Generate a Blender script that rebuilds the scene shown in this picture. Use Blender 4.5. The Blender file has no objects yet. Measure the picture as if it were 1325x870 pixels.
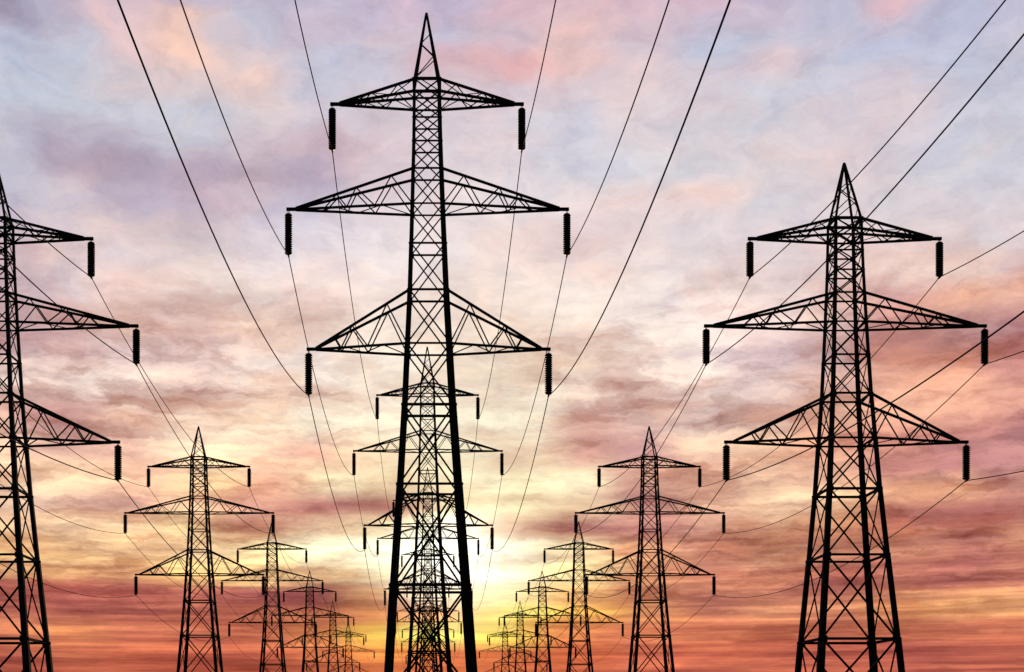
import bpy, math, random
from mathutils import Vector

random.seed(7)
scene = bpy.context.scene
col = scene.collection

# ------------------------------------------------------------------ scale
U = 0.05                 # one design unit in metres
F = 1740.0               # focal length in photo pixels
D1 = F * U               # distance of the first pylons (87 m)
STEP = 0.8825            # pylon spacing as a fraction of D1
BASE = -221.0            # ground below eye level, in design units
EYE = -BASE * U          # eye height above the ground

# ------------------------------------------------------------------ camera
cam_d = bpy.data.cameras.new('camera')
cam = bpy.data.objects.new('camera', cam_d)
col.objects.link(cam)
cam.location = (0, 0, EYE)
cam.rotation_euler = (math.radians(90), 0, 0)
cam_d.sensor_width = 36.0
cam_d.lens = F / 1325.0 * 36.0
cam_d.shift_x = (662.5 - 554.0) / 1325.0       # view-camera style lens shift: verticals stay parallel
cam_d.shift_y = (938.0 - 435.0) / 1325.0
cam_d.clip_start = 0.1
cam_d.clip_end = 60000
scene.camera = cam

scene.view_settings.view_transform = 'Standard'
scene.view_settings.look = 'None'
scene.view_settings.exposure = 0.0
scene.view_settings.gamma = 1.0
scene.view_settings.use_curve_mapping = False

SUN_AZ, SUN_EL = 0.022, 0.122                  # low sun just beside the middle row

# ------------------------------------------------------------------ sky
def lin(c):
    out = []
    for v in c:
        v = v / 255.0
        out.append(v / 12.92 if v <= 0.04045 else ((v + 0.055) / 1.055) ** 2.4)
    return (out[0], out[1], out[2], 1.0)

# cloud and sky colours by bearing (columns) and elevation (rows): sunset cloud deck
XS = [0, 83, 166, 249, 332, 415, 498, 581, 664, 747, 830, 913, 996, 1079, 1162, 1245, 1325]
SKY = [
(10, "182,166,184 179,161,179 215,192,203 200,186,203 190,186,206 195,186,206 203,186,206 195,183,206 210,183,196 220,190,198 215,186,198 207,183,200 195,183,204 197,183,204 205,183,198 195,186,206 200,183,203"),
(40, "159,149,171 182,176,198 217,192,201 242,200,186 193,192,210 205,192,208 207,192,206 197,190,210 210,190,201 228,194,194 213,192,203 200,190,208 203,192,208 191,190,210 222,185,194 193,190,211 205,186,203"),
(75, "190,192,211 195,195,211 228,200,202 252,207,188 220,202,206 195,195,213 200,195,211 217,182,189 227,181,184 230,196,194 210,195,206 193,195,214 200,197,213 191,192,213 201,192,210 193,192,213 195,186,208"),
(110, "193,197,213 195,199,214 210,199,205 220,200,201 238,208,201 200,200,216 203,198,213 213,194,203 215,200,210 213,202,212 220,205,210 210,200,211 220,202,210 197,198,216 195,195,215 195,195,215 197,194,213"),
(150, "197,202,215 197,202,216 202,203,215 205,205,215 217,205,210 208,202,215 215,202,210 217,204,212 215,207,216 213,207,217 223,208,212 215,205,214 207,205,216 205,202,216 210,200,212 197,199,216 200,199,215"),
(190, "197,194,208 187,177,192 191,183,198 205,202,211 210,192,201 192,172,187 220,202,210 220,207,214 223,210,215 217,210,218 223,212,216 215,208,216 210,207,217 217,205,212 215,205,214 203,202,216 203,202,216"),
(230, "197,192,206 180,165,182 179,163,180 182,167,185 187,169,183 187,169,186 213,200,211 223,210,214 225,214,218 221,214,220 219,214,220 217,212,218 220,209,213 225,207,210 217,206,214 208,205,216 205,204,216"),
(270, "200,192,205 210,200,210 195,179,194 193,177,194 205,192,206 203,190,203 228,216,222 234,220,220 232,218,219 230,218,220 234,214,212 236,212,208 223,212,215 225,210,211 223,208,210 210,207,215 210,206,215"),
(310, "200,183,196 220,205,211 220,202,203 210,192,196 220,207,215 230,219,226 238,226,228 242,228,226 238,220,216 231,207,206 232,214,213 228,215,218 220,210,215 219,209,214 217,208,214 215,208,216 215,208,215"),
(350, "205,181,188 217,192,191 228,210,212 234,217,214 234,218,218 234,218,218 242,227,224 244,227,220 246,230,224 241,222,216 238,220,216 225,210,210 228,212,214 231,210,208 223,208,210 217,208,214 217,206,212"),
(390, "200,173,181 217,198,203 228,205,203 236,215,208 236,216,210 242,222,216 246,230,222 248,230,218 250,235,226 248,232,224 240,224,220 236,217,213 234,214,211 231,207,203 236,207,198 238,207,196 220,192,193"),
(430, "196,167,172 201,167,169 225,195,186 225,200,196 243,214,198 236,210,195 246,232,218 246,232,218 246,228,210 240,220,208 238,222,216 232,212,210 225,205,205 213,179,172 213,156,148 231,172,148 224,172,155"),
(470, "196,162,165 202,167,167 211,187,188 229,200,194 239,217,208 244,232,225 248,236,222 248,236,218 246,230,208 240,215,195 238,218,208 225,205,205 205,180,185 198,166,165 206,156,150 192,146,145 182,135,140"),
(510, "221,197,191 229,202,194 235,214,206 229,197,186 245,217,201 244,225,212 248,235,218 250,238,218 248,234,212 236,210,195 228,200,190 232,208,200 220,195,192 213,172,160 224,166,145 224,161,140 208,146,140"),
(550, "206,162,152 201,152,147 232,197,181 245,217,196 251,226,201 246,228,205 248,232,208 250,238,212 248,236,210 210,165,155 212,175,165 220,195,190 215,180,170 220,172,150 220,166,145 218,161,142 213,154,140"),
(590, "229,187,167 201,157,149 211,167,155 247,214,186 245,207,181 215,165,150 240,212,180 250,238,205 240,215,185 200,150,140 190,145,145 225,190,170 225,185,160 213,156,135 203,140,128 189,130,125 185,127,128"),
(625, "235,197,169 245,207,174 229,182,157 245,207,162 227,167,142 245,222,185 248,228,188 252,240,200 250,235,195 248,230,195 205,155,140 215,165,145 225,180,155 220,168,145 182,123,118 172,116,120 179,125,128"),
(655, "230,195,170 225,185,165 205,155,142 225,180,150 210,155,138 182,120,115 185,125,110 245,225,175 248,230,185 235,200,165 190,135,130 222,175,150 232,195,165 234,187,152 220,161,130 224,166,135 192,135,125"),
(685, "225,180,152 228,190,160 225,180,150 240,205,155 205,145,120 228,192,158 244,224,182 254,246,220 232,195,160 185,125,118 190,130,122 220,165,140 225,180,150 229,177,140 187,120,110 172,106,102 177,112,108"),
(715, "235,195,150 235,195,150 235,190,145 240,205,160 243,214,165 250,240,205 255,252,228 255,254,240 254,246,216 246,224,178 215,155,120 205,140,120 215,160,130 200,140,118 200,135,112 185,120,108 205,140,115"),
(747, "225,170,125 230,175,125 225,165,120 235,185,125 232,188,135 228,185,138 252,238,195 255,255,244 253,243,200 243,212,155 205,140,105 190,120,100 195,125,102 180,108,95 178,108,95 165,95,92 185,115,100"),
(768, "176,98,87 178,95,87 176,95,87 176,98,87 162,88,85 157,88,85 212,158,114 249,228,198 240,213,158 229,173,116 201,134,101 191,122,101 196,124,101 181,108,95 186,113,95 176,103,93 181,108,95"),
(795, "186,107,89 181,101,89 184,103,89 186,107,89 186,107,86 196,119,89 227,147,96 238,164,96 251,228,118 249,182,96 210,138,98 181,111,93 204,133,102 198,124,98 220,148,106 225,158,109 225,161,112"),
(820, "210,126,93 215,133,91 204,115,89 198,111,86 198,111,83 215,133,83 251,199,96 251,234,112 251,223,102 227,135,84 210,119,86 207,119,89 204,119,89 200,119,91 207,124,91 204,119,91 204,119,91"),
(845, "181,95,78 204,113,83 198,103,78 193,98,76 193,98,75 204,113,75 242,153,78 230,122,76 225,122,74 214,108,71 196,101,78 196,101,78 196,103,81 196,103,83 186,98,83 190,101,83 193,103,83"),
(872, "176,88,71 190,98,75 184,95,71 182,91,68 184,93,68 193,103,71 214,116,70 214,112,70 208,110,70 198,98,67 184,93,71 181,91,74 181,93,75 181,93,76 176,91,76 176,91,76 176,91,76"),
]
A_MIN, A_MAX = -0.36, 0.46

world = bpy.data.worlds.new('World')
scene.world = world
world.use_nodes = True
nt = world.node_tree
nt.nodes.clear()
N, L = nt.nodes, nt.links

def node(t, **kw):
    n = N.new(t)
    for k, v in kw.items():
        setattr(n, k, v)
    return n

def put(sock, v):
    if isinstance(v, bpy.types.NodeSocket):
        L.new(v, sock)
    else:
        sock.default_value = v

def math_(op, a, b=None, c=None, clamp=False):
    n = node('ShaderNodeMath', operation=op, use_clamp=clamp)
    put(n.inputs[0], a)
    if b is not None: put(n.inputs[1], b)
    if c is not None: put(n.inputs[2], c)
    return n.outputs[0]

def maprange(v, a, b, c=0.0, d=1.0, smooth=False):
    n = node('ShaderNodeMapRange', clamp=True)
    if smooth: n.interpolation_type = 'SMOOTHSTEP'
    put(n.inputs['Value'], v)
    for k, x in (('From Min', a), ('From Max', b), ('To Min', c), ('To Max', d)):
        put(n.inputs[k], x)
    return n.outputs[0]

def mixc(f, a, b, mode='MIX'):
    n = node('ShaderNodeMix', data_type='RGBA', blend_type=mode)
    put(n.inputs[0], f); put(n.inputs[6], a); put(n.inputs[7], b)
    return n.outputs[2]

def combine(x, y, z=0.0):
    n = node('ShaderNodeCombineXYZ')
    put(n.inputs[0], x); put(n.inputs[1], y); put(n.inputs[2], z)
    return n.outputs[0]

def noise(vec, scale, detail=5.0, rough=0.55, lac=2.0, dist=0.0):
    n = node('ShaderNodeTexNoise', noise_dimensions='3D')
    put(n.inputs['Vector'], vec)
    n.inputs['Scale'].default_value = scale
    n.inputs['Detail'].default_value = detail
    n.inputs['Roughness'].default_value = rough
    n.inputs['Lacunarity'].default_value = lac
    n.inputs['Distortion'].default_value = dist
    return n.outputs['Fac'], n.outputs['Color']

tc = node('ShaderNodeTexCoord')
sep = node('ShaderNodeSeparateXYZ')
L.new(tc.outputs['Generated'], sep.inputs[0])
dx, dy, dz = sep.outputs
hyp = math_('SQRT', math_('ADD', math_('MULTIPLY', dx, dx), math_('MULTIPLY', dy, dy)))
hyp = math_('MAXIMUM', hyp, 1e-4)
AZ = math_('ARCTAN2', dx, dy)
EL = math_('DIVIDE', dz, hyp)                                   # tangent of the elevation

# low clouds are drawn out into level streaks, high ones are puffy
low = maprange(EL, 0.36, 0.14, 0.0, 1.0, True)
streak = combine(math_('MULTIPLY', AZ, 5.0), math_('MULTIPLY', EL, 34.0), 1.7)
puff = combine(math_('MULTIPLY', AZ, 11.0), math_('MULTIPLY', EL, 17.0), 4.1)
sf, sc = noise(streak, 1.0, 6.0, 0.58)
pf, pc = noise(puff, 1.0, 7.0, 0.60)
wc = mixc(low, pc, sc)
ws = node('ShaderNodeSeparateColor'); L.new(wc, ws.inputs[0])
amp_a = maprange(low, 0, 1, 0.085, 0.11)
amp_e = maprange(low, 0, 1, 0.060, 0.024)
A2 = math_('ADD', AZ, math_('MULTIPLY', math_('SUBTRACT', ws.outputs[0], 0.5), amp_a))
E2 = math_('ADD', EL, math_('MULTIPLY', math_('SUBTRACT', ws.outputs[1], 0.5), amp_e))
t = maprange(A2, A_MIN, A_MAX)

acc = None
prev_e = None
for y, row in reversed(SKY):                                     # from the horizon upwards
    e = (938.0 - y) / F
    r = node('ShaderNodeValToRGB')
    cols = [tuple(int(v) for v in c.split(',')) for c in row.split()]
    els = r.color_ramp.elements
    pos = []
    for x in XS:
        a = math.atan((x - 554.0) / F)
        pos.append((a - A_MIN) / (A_MAX - A_MIN))
    while len(els) < len(cols):
        els.new(0.5)
    for i, (p, c) in enumerate(zip(pos, cols)):
        els[i].position = p
    for i, c in enumerate(cols):
        els[i].color = lin(c)
    r.color_ramp.interpolation = 'B_SPLINE' if False else 'EASE'
    L.new(t, r.inputs[0])
    if acc is None:
        acc = r.outputs[0]
    else:
        acc = mixc(maprange(E2, prev_e, e, 0.0, 1.0, True), acc, r.outputs[0])
    prev_e = e
clouds = acc

# cloud banks and wisps: level and drawn out low down, mottled billows higher up
def tint(fac, lo, hi, p0, p1):
    r_ = node('ShaderNodeValToRGB')
    e_ = r_.color_ramp.elements
    e_[0].position, e_[0].color = p0, lo + (1,)
    e_[1].position, e_[1].color = p1, hi + (1,)
    m_ = e_.new((p0 + p1) / 2); m_.color = (1, 1, 1, 1)
    L.new(fac, r_.inputs[0])
    return r_.outputs[0]

def layer(base, amount, t_):
    return mixc(amount, base, mixc(1.0, base, t_, 'MULTIPLY'))

def field(sa, se_, seed, detail, rough, dist):
    return noise(combine(math_('MULTIPLY', A2, sa), math_('MULTIPLY', E2, se_), seed), 1.0, detail, rough, 2.1, dist)[0]

inv = math_('SUBTRACT', 1.0, low)
mid = math_('MULTIPLY', maprange(EL, 0.37, 0.25, 0, 1, True), maprange(EL, 0.06, 0.12, 0.35, 1, True))
far_glow = maprange(math_('ABSOLUTE', math_('SUBTRACT', AZ, SUN_AZ)), 0.02, 0.16, 0.55, 1.0, True)
# the cloud deck seen in perspective: it closes up towards the horizon; ragged edges from a fine warp
rag = node('ShaderNodeSeparateColor')
L.new(noise(combine(math_('MULTIPLY', AZ, 34.0), math_('MULTIPLY', EL, 60.0), 12.3), 1.0, 5.0, 0.62)[1], rag.inputs[0])
E3 = math_('ADD', EL, math_('MULTIPLY', math_('SUBTRACT', rag.outputs[0], 0.5), 0.020))
A3 = math_('ADD', AZ, math_('MULTIPLY', math_('SUBTRACT', rag.outputs[1], 0.5), 0.060))
LE = math_('LOGARITHM', math_('ADD', E3, 0.045), math.e)
LE0 = math_('LOGARITHM', math_('MAXIMUM', math_('ADD', EL, 0.045), 0.01), math.e)
def deck_noise(sa, sl, seed, detail, rough, le=None):
    return noise(combine(math_('MULTIPLY', A3, sa), math_('MULTIPLY', le or LE, sl), seed), 1.0, detail, rough)[0]
# rose banks with cream gaps across the middle of the sky
banks = tint(deck_noise(8.0, 8.5, 31.5, 4.0, 0.55), (0.78, 0.62, 0.57), (1.30, 1.31, 1.22), 0.38, 0.60)
clouds = layer(clouds, math_('MULTIPLY', math_('MULTIPLY', mid, far_glow), 0.90), banks)
rags = tint(deck_noise(19.0, 22.0, 21.5, 6.0, 0.62), (0.72, 0.59, 0.56), (1.26, 1.27, 1.19), 0.35, 0.62)
clouds = layer(clouds, math_('MULTIPLY', math_('MULTIPLY', mid, far_glow), 0.90), rags)
# thin level streaks near the horizon
wide = tint(deck_noise(4.0, 13.0, 44.3, 5.0, 0.58, LE0), (0.72, 0.64, 0.72), (1.28, 1.40, 1.24), 0.37, 0.63)
clouds = layer(clouds, math_('MULTIPLY', far_glow, maprange(EL, 0.16, 0.10, 0.0, 0.75, True)), wide)
strk = tint(deck_noise(8.0, 21.0, 9.3, 6.0, 0.62, LE0), (0.70, 0.62, 0.68), (1.38, 1.44, 1.32), 0.35, 0.65)
clouds = layer(clouds, math_('MULTIPLY', far_glow, maprange(EL, 0.22, 0.09, 0.0, 1.0, True)), strk)
# billows high up, turning from blue to pink
clouds = layer(clouds, inv, tint(field(15.0, 22.0, 6.1, 7.0, 0.62, 0.4), (0.90, 0.95, 1.01), (1.12, 1.02, 0.97), 0.30, 0.70))
clouds = layer(clouds, maprange(low, 0, 1, 0.80, 0.45), tint(field(34.0, 52.0, 2.2, 7.0, 0.68, 0.2), (0.80, 0.78, 0.81), (1.18, 1.18, 1.15), 0.25, 0.75))

# glow of the sun behind thin cloud
nrm = node('ShaderNodeVectorMath', operation='NORMALIZE')
L.new(tc.outputs['Generated'], nrm.inputs[0])
dot = node('ShaderNodeVectorMath', operation='DOT_PRODUCT')
L.new(nrm.outputs[0], dot.inputs[0])
sd = Vector((math.sin(SUN_AZ), math.cos(SUN_AZ), SUN_EL)).normalized()
dot.inputs[1].default_value = sd
glow = math_('POWER', maprange(dot.outputs['Value'], math.cos(0.075), 1.0), 2.0)
gcol = node('ShaderNodeMix', data_type='RGBA', blend_type='ADD')
put(gcol.inputs[0], math_('MULTIPLY', glow, 0.45)); put(gcol.inputs[6], clouds); put(gcol.inputs[7], (1.0, 0.88, 0.70, 1))
clouds = gcol.outputs[2]

# the lit cloud deck covers the sunset side; the rest of the dome is clear dusk sky
sky = node('ShaderNodeTexSky', sky_type='NISHITA')
sky.sun_disc = False
sky.sun_elevation = math.atan(SUN_EL)
sky.sun_rotation = SUN_AZ
sky.altitude = 200
sky.dust_density = 2.0
absA = math_('ABSOLUTE', AZ)
deck = math_('MULTIPLY', maprange(absA, 1.25, 0.55, 0, 1, True), maprange(EL, 1.6, 0.62, 0, 1, True))
bg1 = node('ShaderNodeBackground'); L.new(sky.outputs[0], bg1.inputs[0]); bg1.inputs[1].default_value = 0.05
bg2 = node('ShaderNodeBackground'); L.new(clouds, bg2.inputs[0]); bg2.inputs[1].default_value = 1.0
mx = node('ShaderNodeMixShader')
L.new(deck, mx.inputs[0]); L.new(bg1.outputs[0], mx.inputs[1]); L.new(bg2.outputs[0], mx.inputs[2])
wo = node('ShaderNodeOutputWorld')
L.new(mx.outputs[0], wo.inputs[0])

# ------------------------------------------------------------------ sun
sun_d = bpy.data.lights.new('sun', 'SUN')
sun_d.energy = 1.5
sun_d.angle = math.radians(0.5)
sun_d.color = (1.0, 0.72, 0.42)
sun = bpy.data.objects.new('sun', sun_d)
col.objects.link(sun)
sun.rotation_euler = (-sd).to_track_quat('-Z', 'Y').to_euler()
sun.location = (0, 60, 80)

# ------------------------------------------------------------------ materials
def material(name, base, rough=0.8, metal=0.0, var=0.35, scale=3.0, spec=0.2, bump=0.0):
    m = bpy.data.materials.new(name)
    m.use_nodes = True
    n, l = m.node_tree.nodes, m.node_tree.links
    b = n['Principled BSDF']
    b.inputs['Roughness'].default_value = rough
    b.inputs['Metallic'].default_value = metal
    b.inputs['Specular IOR Level'].default_value = spec
    t_ = n.new('ShaderNodeTexCoord')
    nz = n.new('ShaderNodeTexNoise')
    nz.inputs['Scale'].default_value = scale
    nz.inputs['Detail'].default_value = 6
    l.new(t_.outputs['Object'], nz.inputs['Vector'])
    r = n.new('ShaderNodeValToRGB')
    e = r.color_ramp.elements
    e[0].position, e[1].position = 0.3, 0.7
    e[0].color = tuple(c * (1 - var) for c in base) + (1,)
    e[1].color = tuple(c * (1 + var) for c in base) + (1,)
    l.new(nz.outputs['Fac'], r.inputs[0])
    l.new(r.outputs[0], b.inputs['Base Color'])
    if bump:
        bp = n.new('ShaderNodeBump')
        bp.inputs['Strength'].default_value = bump
        l.new(nz.outputs['Fac'], bp.inputs['Height'])
        l.new(bp.outputs[0], b.inputs['Normal'])
    return m

STEEL = material('weathered_dark_steel', (0.013, 0.012, 0.012), 0.85, 0.0, 0.35, 2.0, 0.1)
PORC = material('brown_porcelain', (0.016, 0.010, 0.008), 0.55, 0.0, 0.3, 6.0, 0.2)
WIRE = material('stranded_conductor', (0.014, 0.014, 0.014), 0.8, 0.0, 0.3, 4.0, 0.1)
SOIL = material('evening_field', (0.045, 0.05, 0.025), 0.95, 0.0, 0.5, 0.08, 0.1, 0.3)

# ------------------------------------------------------------------ mesh helpers
class MB:
    """Collects bars and builds them as one mesh (design units, metres on build)."""
    def __init__(self):
        self.v, self.f = [], []

    def prism(self, ring0, ring1):
        b = len(self.v); n = len(ring0)
        self.v += [tuple(p) for p in ring0] + [tuple(p) for p in ring1]
        for i in range(n):
            j = (i + 1) % n
            self.f.append((b + i, b + j, b + n + j, b + n + i))
        self.f.append(tuple(b + i for i in reversed(range(n))))
        self.f.append(tuple(b + n + i for i in range(n)))

    def bar(self, p, q, w, th, normal, off=0.0, ext=0.0):
        """flat bar: width w in the plane across 'normal', thickness th along it"""
        p, q = Vector(p), Vector(q)
        d = (q - p).normalized()
        nn = Vector(normal)
        nn = (nn - d * nn.dot(d)).normalized()
        s = d.cross(nn)
        p = p - d * ext + nn * off
        q = q + d * ext + nn * off
        def ring(c):
            return [c + s * (w / 2) + nn * (th / 2), c - s * (w / 2) + nn * (th / 2),
                    c - s * (w / 2) - nn * (th / 2), c + s * (w / 2) - nn * (th / 2)]
        self.prism(ring(p), ring(q))

    def angle(self, p, q, w, th, sx, sy):
        """L-section post from p up to q, its outer corner on the line, flanges towards -sx and -sy"""
        def ring(c):
            o = [(0, 0), (w, 0), (w, th), (th, th), (th, w), (0, w)]
            pts = [Vector((c[0] - sx * a, c[1] - sy * b_, c[2])) for a, b_ in o]
            return pts if sx * sy > 0 else list(reversed(pts))
        self.prism(ring(p), ring(q))

    def lathe(self, prof, seg, cx=0.0, cy=0.0):
        b = len(self.v)
        for r, z in prof:
            for k in range(seg):
                a = 2 * math.pi * k / seg
                self.v.append((cx + r * math.cos(a), cy + r * math.sin(a), z))
        for i in range(len(prof) - 1):
            for k in range(seg):
                k2 = (k + 1) % seg
                self.f.append((b + i * seg + k, b + i * seg + k2, b + (i + 1) * seg + k2, b + (i + 1) * seg + k))
        self.f.append(tuple(b + k for k in reversed(range(seg))))
        e = b + (len(prof) - 1) * seg
        self.f.append(tuple(e + k for k in range(seg)))

    def mesh(self, name, mat, zbase=BASE, origin=(0, 0, 0), smooth=False):
        me = bpy.data.meshes.new(name)
        ox, oy, oz = origin
        me.from_pydata([((x - ox) * U, (y - oy) * U, (z - oz) * U) for x, y, z in self.v], [], self.f)
        me.materials.append(mat)
        if smooth:
            for p in me.polygons: p.use_smooth = True
        me.update()
        return me

def part(name, me, parent, loc=(0, 0, 0)):
    o = bpy.data.objects.new(name, me)
    col.objects.link(o)
    o.parent = parent
    o.location = loc
    return o

# ------------------------------------------------------------------ pylon
# ring levels: height above eye, half width, leg flange, horizontal width, diagonal width of the panel below
LEVELS = [
    (828.0, 16.2, 3.5, 3.4, 1.8),
    (803.0, 16.5, 3.7, 2.2, 1.6),
    (778.5, 16.9, 3.8, 1.9, 1.6),
    (748.0, 17.5, 3.9, 1.9, 1.6),
    (712.5, 18.6, 4.2, 2.1, 1.6),
    (667.0, 20.0, 4.4, 1.9, 1.6),
    (615.5, 21.8, 4.8, 2.2, 1.7),
    (555.5, 24.0, 5.3, 2.5, 1.9),
    (486.0, 27.6, 6.0, 2.3, 2.0),
    (407.0, 31.6, 6.5, 3.2, 2.2),
    (305.0, 38.2, 7.3, 2.9, 2.5),
    (176.0, 47.2, 8.4, 3.4, 2.7),
    (34.0, 56.4, 9.4, 3.4, 3.2),
    (-85.0, 64.7, 10.4, 3.4, 3.4),
    (-221.0, 74.0, 10.4, 3.4, 3.4),
]
TIP = 920.0
#        top ring, bottom ring, reach, chord width, lattice width, lower nodes, upper nodes
ARMS = [
    (828.0, 803.0, 122.6, 3.2, 1.3, [0.0, 0.38, 0.68, 0.84], [0.22, 0.58, 0.78]),
    (712.5, 667.0, 180.1, 3.1, 1.55, [0.0, 0.32, 0.56, 0.75], [0.185, 0.485, 0.65]),
    (555.5, 486.0, 155.2, 3.2, 1.7, [0.0, 0.43, 0.72], [0.24, 0.61, 0.80]),
]
CORNERS = [(-1, -1), (1, -1), (1, 1), (-1, 1)]
FACES = [(0, 1, (0, -1, 0)), (1, 2, (1, 0, 0)), (2, 3, (0, 1, 0)), (3, 0, (-1, 0, 0))]

def lean(h):
    """the pylons stand a touch out of plumb: sideways offset of the axis at design height h"""
    return -1.8 + 5.5 * (TIP - h) / 852.0

def half(h):
    for a, b in zip(LEVELS, LEVELS[1:]):
        if a[0] >= h >= b[0]:
            k = (a[0] - h) / (a[0] - b[0])
            return a[1] + (b[1] - a[1]) * k
    return LEVELS[-1][1]

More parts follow.
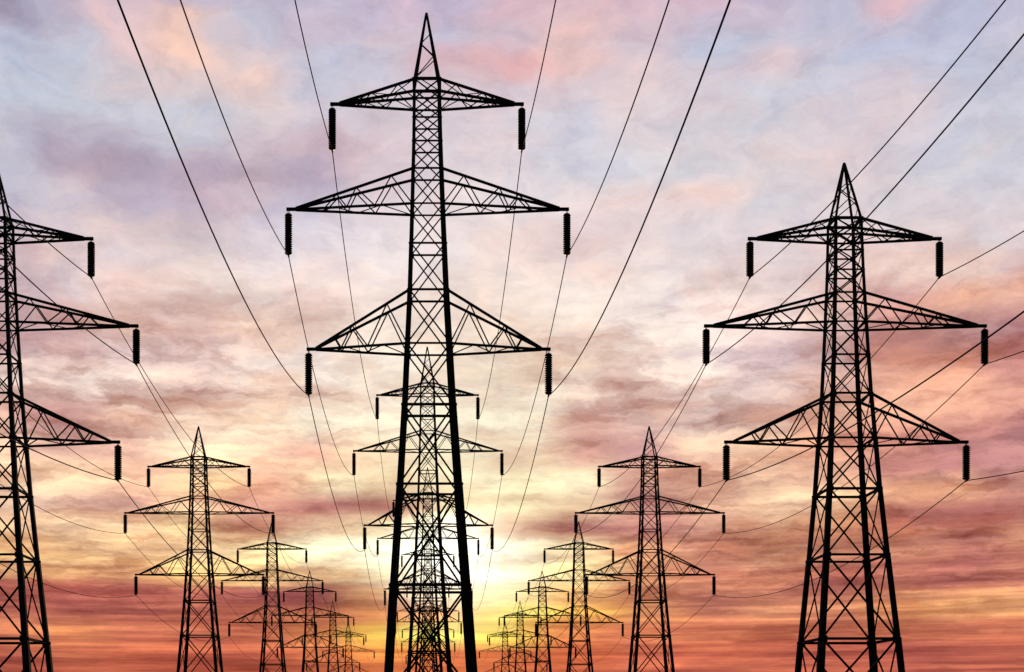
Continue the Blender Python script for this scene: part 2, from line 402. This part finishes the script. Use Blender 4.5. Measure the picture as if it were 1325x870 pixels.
def make_pylon(zs, zo, right_leg, thick=1.0):
    """zs, zo map design heights: the outer rows carry a lower build of the same pylon"""
    Z = lambda h: h * zs + zo - BASE
    def plumb(m):
        m.v = [(x + lean((z + BASE - zo) / zs), y, z) for x, y, z in m.v]
        return m
    root = bpy.data.objects.new('lattice_pylon', None)
    root.empty_display_size = 2
    col.objects.link(root)
    # four legs of rolled angle, stepping up in size towards the ground
    for sx, sy in CORNERS:
        m = MB()
        g = right_leg if sx > 0 else 1.0
        for a, b in zip(LEVELS, LEVELS[1:]):
            w = a[2] * g
            oa, ob = a[1] + a[2] / 2, b[1] + a[2] / 2
            m.angle((sx * ob, sy * ob, Z(b[0])), (sx * oa, sy * oa, Z(a[0]) + 0.4), w, w * 0.22, sx, sy)
        part('leg', plumb(m).mesh('leg', STEEL), root)
    # braced face panels between the legs
    for i0, i1, nrm_ in FACES:
        m = MB()
        c0, c1 = CORNERS[i0], CORNERS[i1]
        for k, (h, s, lw, hw, dw) in enumerate(LEVELS):
            if k < len(LEVELS) - 1:
                m.bar((c0[0] * s, c0[1] * s, Z(h)), (c1[0] * s, c1[1] * s, Z(h)), hw, hw * 0.8, nrm_, hw * 0.3, lw * 0.62)
                h2, s2 = LEVELS[k + 1][0], LEVELS[k + 1][1]
                m.bar((c0[0] * s, c0[1] * s, Z(h)), (c1[0] * s2, c1[1] * s2, Z(h2)), dw, dw * 0.45, nrm_, dw * 0.28)
                m.bar((c1[0] * s, c1[1] * s, Z(h)), (c0[0] * s2, c0[1] * s2, Z(h2)), dw, dw * 0.45, nrm_, -dw * 0.28)
                # bolted gusset plates where the bracing meets the legs
                for cc, ot in ((c0, c1), (c1, c0)):
                    p = Vector((cc[0] * s, cc[1] * s, Z(h)))
                    d = Vector((ot[0] - cc[0], ot[1] - cc[1], 0)).normalized()
                    m.bar(p - d * lw * 0.15, p + d * lw * 0.75, lw * 0.95, 0.5, nrm_, hw * 0.72)
        part('lattice_panel', plumb(m).mesh('lattice_panel', STEEL), root)
    # pointed peak
    m = MB()
    h0, s0 = LEVELS[0][0], LEVELS[0][1]
    for sx, sy in CORNERS:
        m.bar((sx * s0, sy * s0, Z(h0)), (sx * 0.3, sy * 0.3, Z(TIP)), 2.7, 2.2, (0, 1, 0))
    m.bar((0, 0, Z(TIP) - 4), (0, 0, Z(TIP) + 1.0), 2.4, 2.4, (0, 1, 0))
    def pk(c, f):
        s = s0 + (0.9 - s0) * f
        return Vector((c[0] * s, c[1] * s, Z(h0 + (TIP - h0) * f)))
    for n_, (i0, i1, nr) in enumerate(FACES):
        c0, c1 = CORNERS[i0], CORNERS[i1]
        if n_ % 2: zig = [(c1, 0.0), (c0, 0.2), (c1, 0.46), (c0, 0.62)]
        else: zig = [(c0, 0.0), (c1, 0.30), (c0, 0.53), (c1, 0.69)]
        if n_ == 2: zig = [(c0, 0.0), (c1, 0.19), (c0, 0.46), (c1, 0.61)]
        for a, b in zip(zig, zig[1:]):
            m.bar(pk(*a), pk(*b), 1.15, 0.6, nr)
    part('peak', plumb(m).mesh('peak', STEEL), root)
    # cross arms with their insulators
    ins_cache = {}
    for (ht, hb, X, cw, lw, lo, up) in ARMS:
        st, sb = half(ht), half(hb)
        for sx in (-1, 1):
            m = MB()
            xi = X - 9.5
            tip = Vector((sx * xi, 0, Z(hb)))
            chord = {}
            for sy in (-1, 1):
                u0 = Vector((sx * st, sy * st, Z(ht)))
                l0 = Vector((sx * sb, sy * sb, Z(hb)))
                ut = tip + Vector((0, sy * 1.2, 1.0))
                lt = tip + Vector((0, sy * 1.2, -0.6))
                chord[sy] = (u0, ut, l0, lt)
                m.bar(u0, ut, cw, cw * 0.7, (0, 1, 0))
                m.bar(l0, lt, cw * 0.9, cw * 0.7, (0, 1, 0), 0.1)
                seq = []
                for i in range(max(len(lo), len(up))):
                    if i < len(lo): seq.append(l0.lerp(lt, lo[i]))
                    if i < len(up): seq.append(u0.lerp(ut, up[i]))
                for i, (a, b) in enumerate(zip(seq, seq[1:])):
                    m.bar(a, b, lw, lw * 0.5, (0, 1, 0), (0.35 if i % 2 else -0.35) * lw)
            fr = [0.0, 0.26, 0.47, 0.66, 0.80]
            for i, (a, b) in enumerate(zip(fr, fr[1:])):
                s1 = 1 if i % 2 == 0 else -1
                m.bar(chord[s1][2].lerp(chord[s1][3], a), chord[-s1][2].lerp(chord[-s1][3], b), lw * 0.9, lw * 0.5, (0, 0, 1))
            fr = [0.0, 0.30, 0.58, 0.78]
            for i, (a, b) in enumerate(zip(fr, fr[1:])):
                s1 = -1 if i % 2 == 0 else 1
                if ht > 800:
                    m.bar(chord[s1][0].lerp(chord[s1][1], a), chord[-s1][0].lerp(chord[-s1][1], b), lw * 0.9, lw * 0.5, (0, 0, 1))
            arm = part('cross_arm', plumb(m).mesh('cross_arm', STEEL), root)
            pl = MB()
            pl.bar((sx * (xi - 3), 0, Z(hb)), (sx * (X + 2.7), 0, Z(hb)), 3.8, 3.2, (0, 1, 0))
            part('tip_plate', plumb(pl).mesh('tip_plate', STEEL), arm)
            # suspension insulator: its mesh hangs below its own origin on the arm tip
            if not ins_cache:
                q = MB()
                top, bot, nd = -7.0 * zs, -58.0 * zs, 18
                pitch = (top - bot) / nd
                prof = [(1.5, top + 1.0), (4.0, top + 0.7)]
                for k in range(nd):
                    z = top - k * pitch
                    prof += [(3.3, z), (4.7, z - pitch * 0.30), (5.05, z - pitch * 0.52), (4.7, z - pitch * 0.68), (3.4, z - pitch * 0.80)]
                prof += [(4.0, bot - 0.2), (1.5, bot - 0.8)]
                prof = [(r, z) for r, z in prof][::-1]
                q.lathe(prof, 18)
                ins_cache['body'] = q.mesh('insulator_string', PORC, smooth=True)
                hgr = MB()
                for o_ in (-0.75, 0.75):
                    hgr.bar((o_, 0, -1.6), (o_, 0, top + 0.9), 0.7, 0.9, (0, 1, 0))
                hgr.bar((-1.6, 0, top + 1.5), (1.6, 0, top + 1.5), 0.9, 1.4, (0, 1, 0))
                ins_cache['hanger'] = hgr.mesh('hanger', STEEL)
                cl = MB()
                cl.bar((0, 0, bot - 0.6), (0, 0, bot - 1.8), 1.6, 1.2, (0, 1, 0))
                cl.bar((0, -4.5, bot - 2.1), (0, 4.5, bot - 2.1), 1.8, 1.6, (0, 0, 1))
                ins_cache['clamp'] = cl.mesh('clamp', STEEL)
            loc = ((sx * X + lean(hb)) * U, 0, Z(hb) * U)
            ins = part('insulator_string', ins_cache['body'], root, loc)
            part('hanger', ins_cache['hanger'], ins)
            part('clamp', ins_cache['clamp'], ins)
    return root

def copy_tree(o, parent=None):
    c = o.copy()
    col.objects.link(c)
    c.parent = parent
    for ch in list(o.children):
        copy_tree(ch, c)
    return c

# ------------------------------------------------------------------ ground
me = bpy.data.meshes.new('ground')
R = 15000.0
me.from_pydata([(-R, -R, 0), (R, -R, 0), (R, R, 0), (-R, R, 0)], [], [(0, 1, 2, 3)])
me.materials.append(SOIL)
g = bpy.data.objects.new('ground', me)
col.objects.link(g)
g['kind'] = 'structure'

# ------------------------------------------------------------------ the three rows
ROWS = {
    'left': (-557.5, 0.83, -37.6, 1.0),
    'middle': (-0.4, 1.0, 0.0, 1.28),
    'right': (540.0, 0.83, -37.6, 1.0),
}
NROW = 6
LABELS = {
 'middle': [
  'tallest and nearest black pylon, its thick legs framing the setting sun',
  'second pylon of the middle row, peak rising between the legs of the tallest pylon',
  'third pylon of the middle row, peak rising behind the waist of the second one',
  'fourth pylon of the middle row, its topmost arms level with the brightest glow',
  'fifth pylon of the middle row, tiny and tangled behind four nearer ones',
  'farthest and smallest pylon of the middle row, low before the orange horizon'],
 'left': [
  'big pylon cut off by the left edge, only its right arms showing',
  'medium pylon of the left row, standing between the cut off one and the smaller ones',
  'third pylon of the left row, peak touching an insulator of the medium left pylon',
  'fourth pylon of the left row, small, arms overlapping the third left one',
  'fifth pylon of the left row, small, second from the farthest on that side',
  'farthest and smallest pylon of the left row, nearest to the thick middle legs'],
 'right': [
  'big pylon at the right seen from its corner, peak against pale blue sky',
  'medium pylon of the right row, left of the big corner view one',
  'third pylon of the right row, peak touching an insulator of the medium right pylon',
  'fourth pylon of the right row, small, its left arms in the yellow glow',
  'fifth pylon of the right row, small, second from the farthest on that side',
  'farthest and smallest pylon of the right row, nearest to the thick middle legs'],
}
protos = {}
for row, (X0, zs, zo, rl) in ROWS.items():
    key = (zs, zo, rl)
    for k in range(NROW):
        if key not in protos:
            o = protos[key] = make_pylon(zs, zo, rl)
        else:
            o = copy_tree(protos[key])
        d = 1.0 + STEP * k
        o.location = (X0 * U, d * D1, 0)
        o['label'] = LABELS[row][k]
        o['category'] = 'pylon'
        o['group'] = 'lattice pylons in three rows'

# ------------------------------------------------------------------ conductors
def wire_path(H, S_front, S_rear):
    """points (distance fraction, height above eye) along one conductor, sagging in every span"""
    pts = []
    d0 = 1.0 - STEP
    for span in range(-2, NROW - 1):
        a = 1.0 + STEP * span
        S = S_front if span < 0 else S_rear
        n = 36 if span < 1 else 20
        for i in range(n):
            t_ = i / n
            pts.append((a + STEP * t_, H - 4 * S * t_ * (1 - t_)))
    pts.append((1.0 + STEP * (NROW - 1), H))
    return pts

ARMNAME = ['topmost', 'widest', 'lowest']
for row, (X0, zs, zo, rl) in ROWS.items():
    for ai, (ht, hb, X, cw, lw, lo, up) in enumerate(ARMS):
        H = (hb - 60.0) * zs + zo
        for sx in (-1, 1):
            pts = wire_path(H, ((72.0, 73.0, 68.5) if row == 'middle' else (57.5, 53.0, 50.0))[ai], 66.0 * zs)
            m = MB()
            seg, rad = 6, 0.62
            XW = X0 + sx * X + lean(hb)
            # the line bends slightly at the first pylons
            P = [Vector((XW - (4.5 if row == 'middle' else 2.0) * max(0.0, 1.0 - d), d * F, h - BASE)) for d, h in pts]
            for i, p in enumerate(P):
                tng = (P[min(i + 1, len(P) - 1)] - P[max(i - 1, 0)]).normalized()
                s = Vector((1, 0, 0)); u = s.cross(tng).normalized()
                for k in range(seg):
                    a = 2 * math.pi * k / seg
                    m.v.append(tuple(p + (s * math.cos(a) + u * math.sin(a)) * rad))
            for i in range(len(P) - 1):
                for k in range(seg):
                    k2 = (k + 1) % seg
                    m.f.append((i * seg + k, i * seg + k2, (i + 1) * seg + k2, (i + 1) * seg + k))
            ox, oy, oz = XW, F, H - BASE
            o = bpy.data.objects.new('power_line', m.mesh('power_line', WIRE, origin=(ox, oy, oz), smooth=True))
            col.objects.link(o)
            o.location = (ox * U, oy * U, oz * U)
            o['label'] = 'black wire hung from %s ends of the %s arms, %s pylon row' % (
                'left' if sx < 0 else 'right', ARMNAME[ai], row)
            o['category'] = 'power line'
            o['group'] = 'sagging wires strung along the pylon rows'
